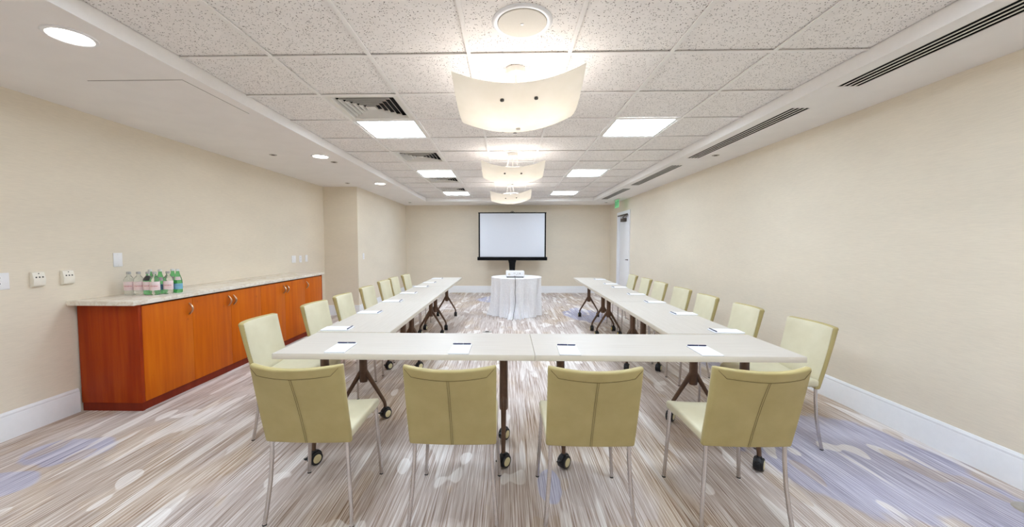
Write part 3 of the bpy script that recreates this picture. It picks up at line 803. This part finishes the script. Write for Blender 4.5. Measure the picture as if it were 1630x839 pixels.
# ------------------------------------------------------------------ projector table, projector, screen
CX_, CY_, CR, CH_ = .182, 7.35, .485, .722
p = thing('round_table', 'small round pedestal table hidden under the white tablecloth', 'table', (CX_, CY_, 0))
MB().lathe([(0, CH_-.030), (CR-.045, CH_-.030), (CR-.036, CH_-.026), (CR-.036, CH_-.006), (CR-.040, CH_-.004), (0, CH_-.004)], 48).obj('tabletop', 'laminate', p)
MB().lathe([(.0, .03), (.045, .03), (.04, CH_-.03), (0, CH_-.03)], 20).obj('pedestal', 'bronze_dark', p)
MB().lathe([(0, 0), (.26, 0), (.26, .012), (.06, .03), (0, .03)], 32).obj('base', 'bronze_dark', p)
def cloth_pt(u, v):
    a = 2*PI*u
    if v < .25:
        r = CR*v/.25; return (r*math.cos(a), r*math.sin(a), CH_)
    t = (v-.25)/.75                                       # down the drop
    amp = .050*min(1, t*1.5)
    ph = 7.0*a + .9*math.sin(3*a) + .5*math.sin(5*a + 1)
    fold = 1 - 2.2*abs(math.sin(ph))**.75 + .3*math.sin(31*a + 2*math.sin(2*a))
    r = CR - .006 - .006*t + amp*(fold - .55)
    fr_ = max(0, math.cos(a + PI/2 + .10))**12            # gathered corner at the front
    fl_ = max(0, math.cos(a - PI*1.08))**30
    r += (fr_*.15 + fl_*.10)*(max(0, t-.62)/.38)**1.4 * (1 + .35*math.sin(46*a))
    z = CH_*(1 - t)
    if t > .90:                                           # hem pooling on the carpet
        q = (t-.90)/.10; r += q*(.012 + .014*math.sin(9*a)); z = CH_*.10*(1-q)**1.6 + .004 + .014*(1-q)*abs(math.sin(13*a)) + .012*fr_*(1 + math.sin(40*a))*(1-q)
    if t < .05: z = CH_ - .036*(t/.05)**1.5 * 1.0
    return (r*math.cos(a), r*math.sin(a), max(z, .003))
m = MB().grid(cloth_pt, 260, 44)
tc = m.obj('tablecloth', 'cloth', None, smooth=70); tc.location = (CX_, CY_, 0)
tag(tc, 'white tablecloth draped to the floor over the round projector table', 'tablecloth')
p = thing('projector', 'white projector standing on the draped round table', 'projector', (.155, 7.17, CH_+.001))
B(-.172, .172, -.01, .24, .016, .118).obj('body', 'projector_white', p, bevel=.010, seg=3)
B(-.160, .160, -.002, .23, .004, .0165).obj('base', 'black_frame', p, smooth=0)
for x, z, ww, hh in [(-.02, .082, .018, .006), (.0, .082, .008, .006), (.022, .081, .006, .005), (.05, .081, .010, .012), (.085, .081, .03, .008), (.09, .064, .014, .006), (.03, .05, .01, .01), (.06, .052, .01, .006)]:
    B(x-ww/2, x+ww/2, -.0112, -.0095, z-hh/2, z+hh/2).obj('port', 'dark_slot', p, smooth=0)
MB().lathe([(0, -.0118), (.022, -.0115), (.024, -.009)], 20, (-.112, 0, .062), 'y').obj('speaker_grille', 'speaker_grille', p)
MB().lathe([(0, .262), (.03, .262), (.034, .24), (.034, .225)], 20, (-.08, 0, .07), 'y').obj('lens', 'dark_slot', p)
for sx in (-.14, .14):
    for sy in (.02, .20): MB().lathe([(.009, 0), (.009, .005)], 10, (sx, sy, 0)).obj('foot', 'rubber_black', p)
# cable hanging down the cloth front
yf = CY_ - CR
cb = [(.148, 7.155, CH_+.035), (.150, 7.13, CH_+.012), (.150, 7.00, CH_+.006), (.150, yf-.006, CH_+.004), (.150, yf-.034, CH_-.03), (.152, yf-.050, .60), (.146, yf-.058, .48), (.154, yf-.062, .36), (.148, yf-.066, .26), (.132, yf-.074, .17), (.120, yf-.10, .10), (.110, yf-.15, .03), (.09, yf-.19, .008)]
sm = []
for i in range(len(cb)-1):
    p0, p1, p2, p3 = [Vector(cb[max(0, min(len(cb)-1, j))]) for j in (i-1, i, i+1, i+2)]
    for q in range(5):
        t = q/5; sm.append(.5*((2*p1) + (p2-p0)*t + (2*p0-5*p1+4*p2-p3)*t*t + (3*p1-p0-3*p2+p3)*t**3))
sm.append(Vector(cb[-1]))
tag(MB().tube(sm, .0045, 8).obj('projector_cable', 'rubber_black'), 'black cable hanging from the projector down the tablecloth', 'cable')
# screen
SY = 10.05
p = thing('projection_screen', 'portable white projection screen with black borders on a stand', 'screen', (.138, SY, 0))
zt, zb_ = CAM_Z + .818, CAM_Z - .335
B(-.875, .875, -.001, .001, zb_, zt).obj('screen_fabric', 'screen', p, smooth=0)
for s in (-1, 1): B(s*.862-.018, s*.862+.018, -.003, .002, zb_, zt).obj('border', 'black_frame', p, smooth=0)
B(-.888, .888, -.012, .012, zt-.012, zt+.014).obj('top_bar', 'black_frame', p, bevel=.004)
B(-.912, .912, -.05, .04, zb_-.085, zb_+.005).obj('case', 'black_frame', p, bevel=.012)
MB().tube([(-.045, .01, zt+.012), (-.03, .01, zt+.035), (0, .01, zt+.045), (.03, .01, zt+.035), (.045, .01, zt+.012)], .007, 8).obj('hanger', 'closer_bronze', p)
m = MB().prism([(-.105, zb_-.085), (.105, zb_-.085), (.085, zb_-.16), (.075, zb_-.30), (-.075, zb_-.30), (-.085, zb_-.16)], -.03, .03, 'y')
m.obj('bracket', 'black_frame', p, bevel=.004)
B(-.075, .075, -.025, .025, .10, zb_-.298).obj('post', 'black_frame', p, bevel=.004)
MB().tube([(0, .045, .3), (0, .045, zt+.03)], .014, 10).obj('mast', 'black_frame', p)
for k in range(3):
    a_ = -PI/2 + 2*PI*k/3
    MB().tube([(0, .0, .32), (.16*math.cos(a_), .16*math.sin(a_), .17), (.38*math.cos(a_), .38*math.sin(a_), .014)], .012, 8).obj('foot', 'black_frame', p)

# ------------------------------------------------------------------ floor outlets
for x, y, lab in [(-.302, 5.83, 'round metal floor outlet in the carpet just behind the front tables'), (2.665, 1.93, 'round metal floor outlet cut off by the right edge of the picture')]:
    p = thing('floor_outlet', lab, 'outlet', (x, y, 0), 0, 'floor outlets')
    MB().lathe([(0, .004), (.062, .004), (.070, .003), (.076, 0), (0, 0)], 32).obj('cover_plate', 'sprinkler_chrome', p)
    B(-.028, .028, -.022, .022, .004, .0062).obj('hatch', 'dark_slot', p, bevel=.0008)
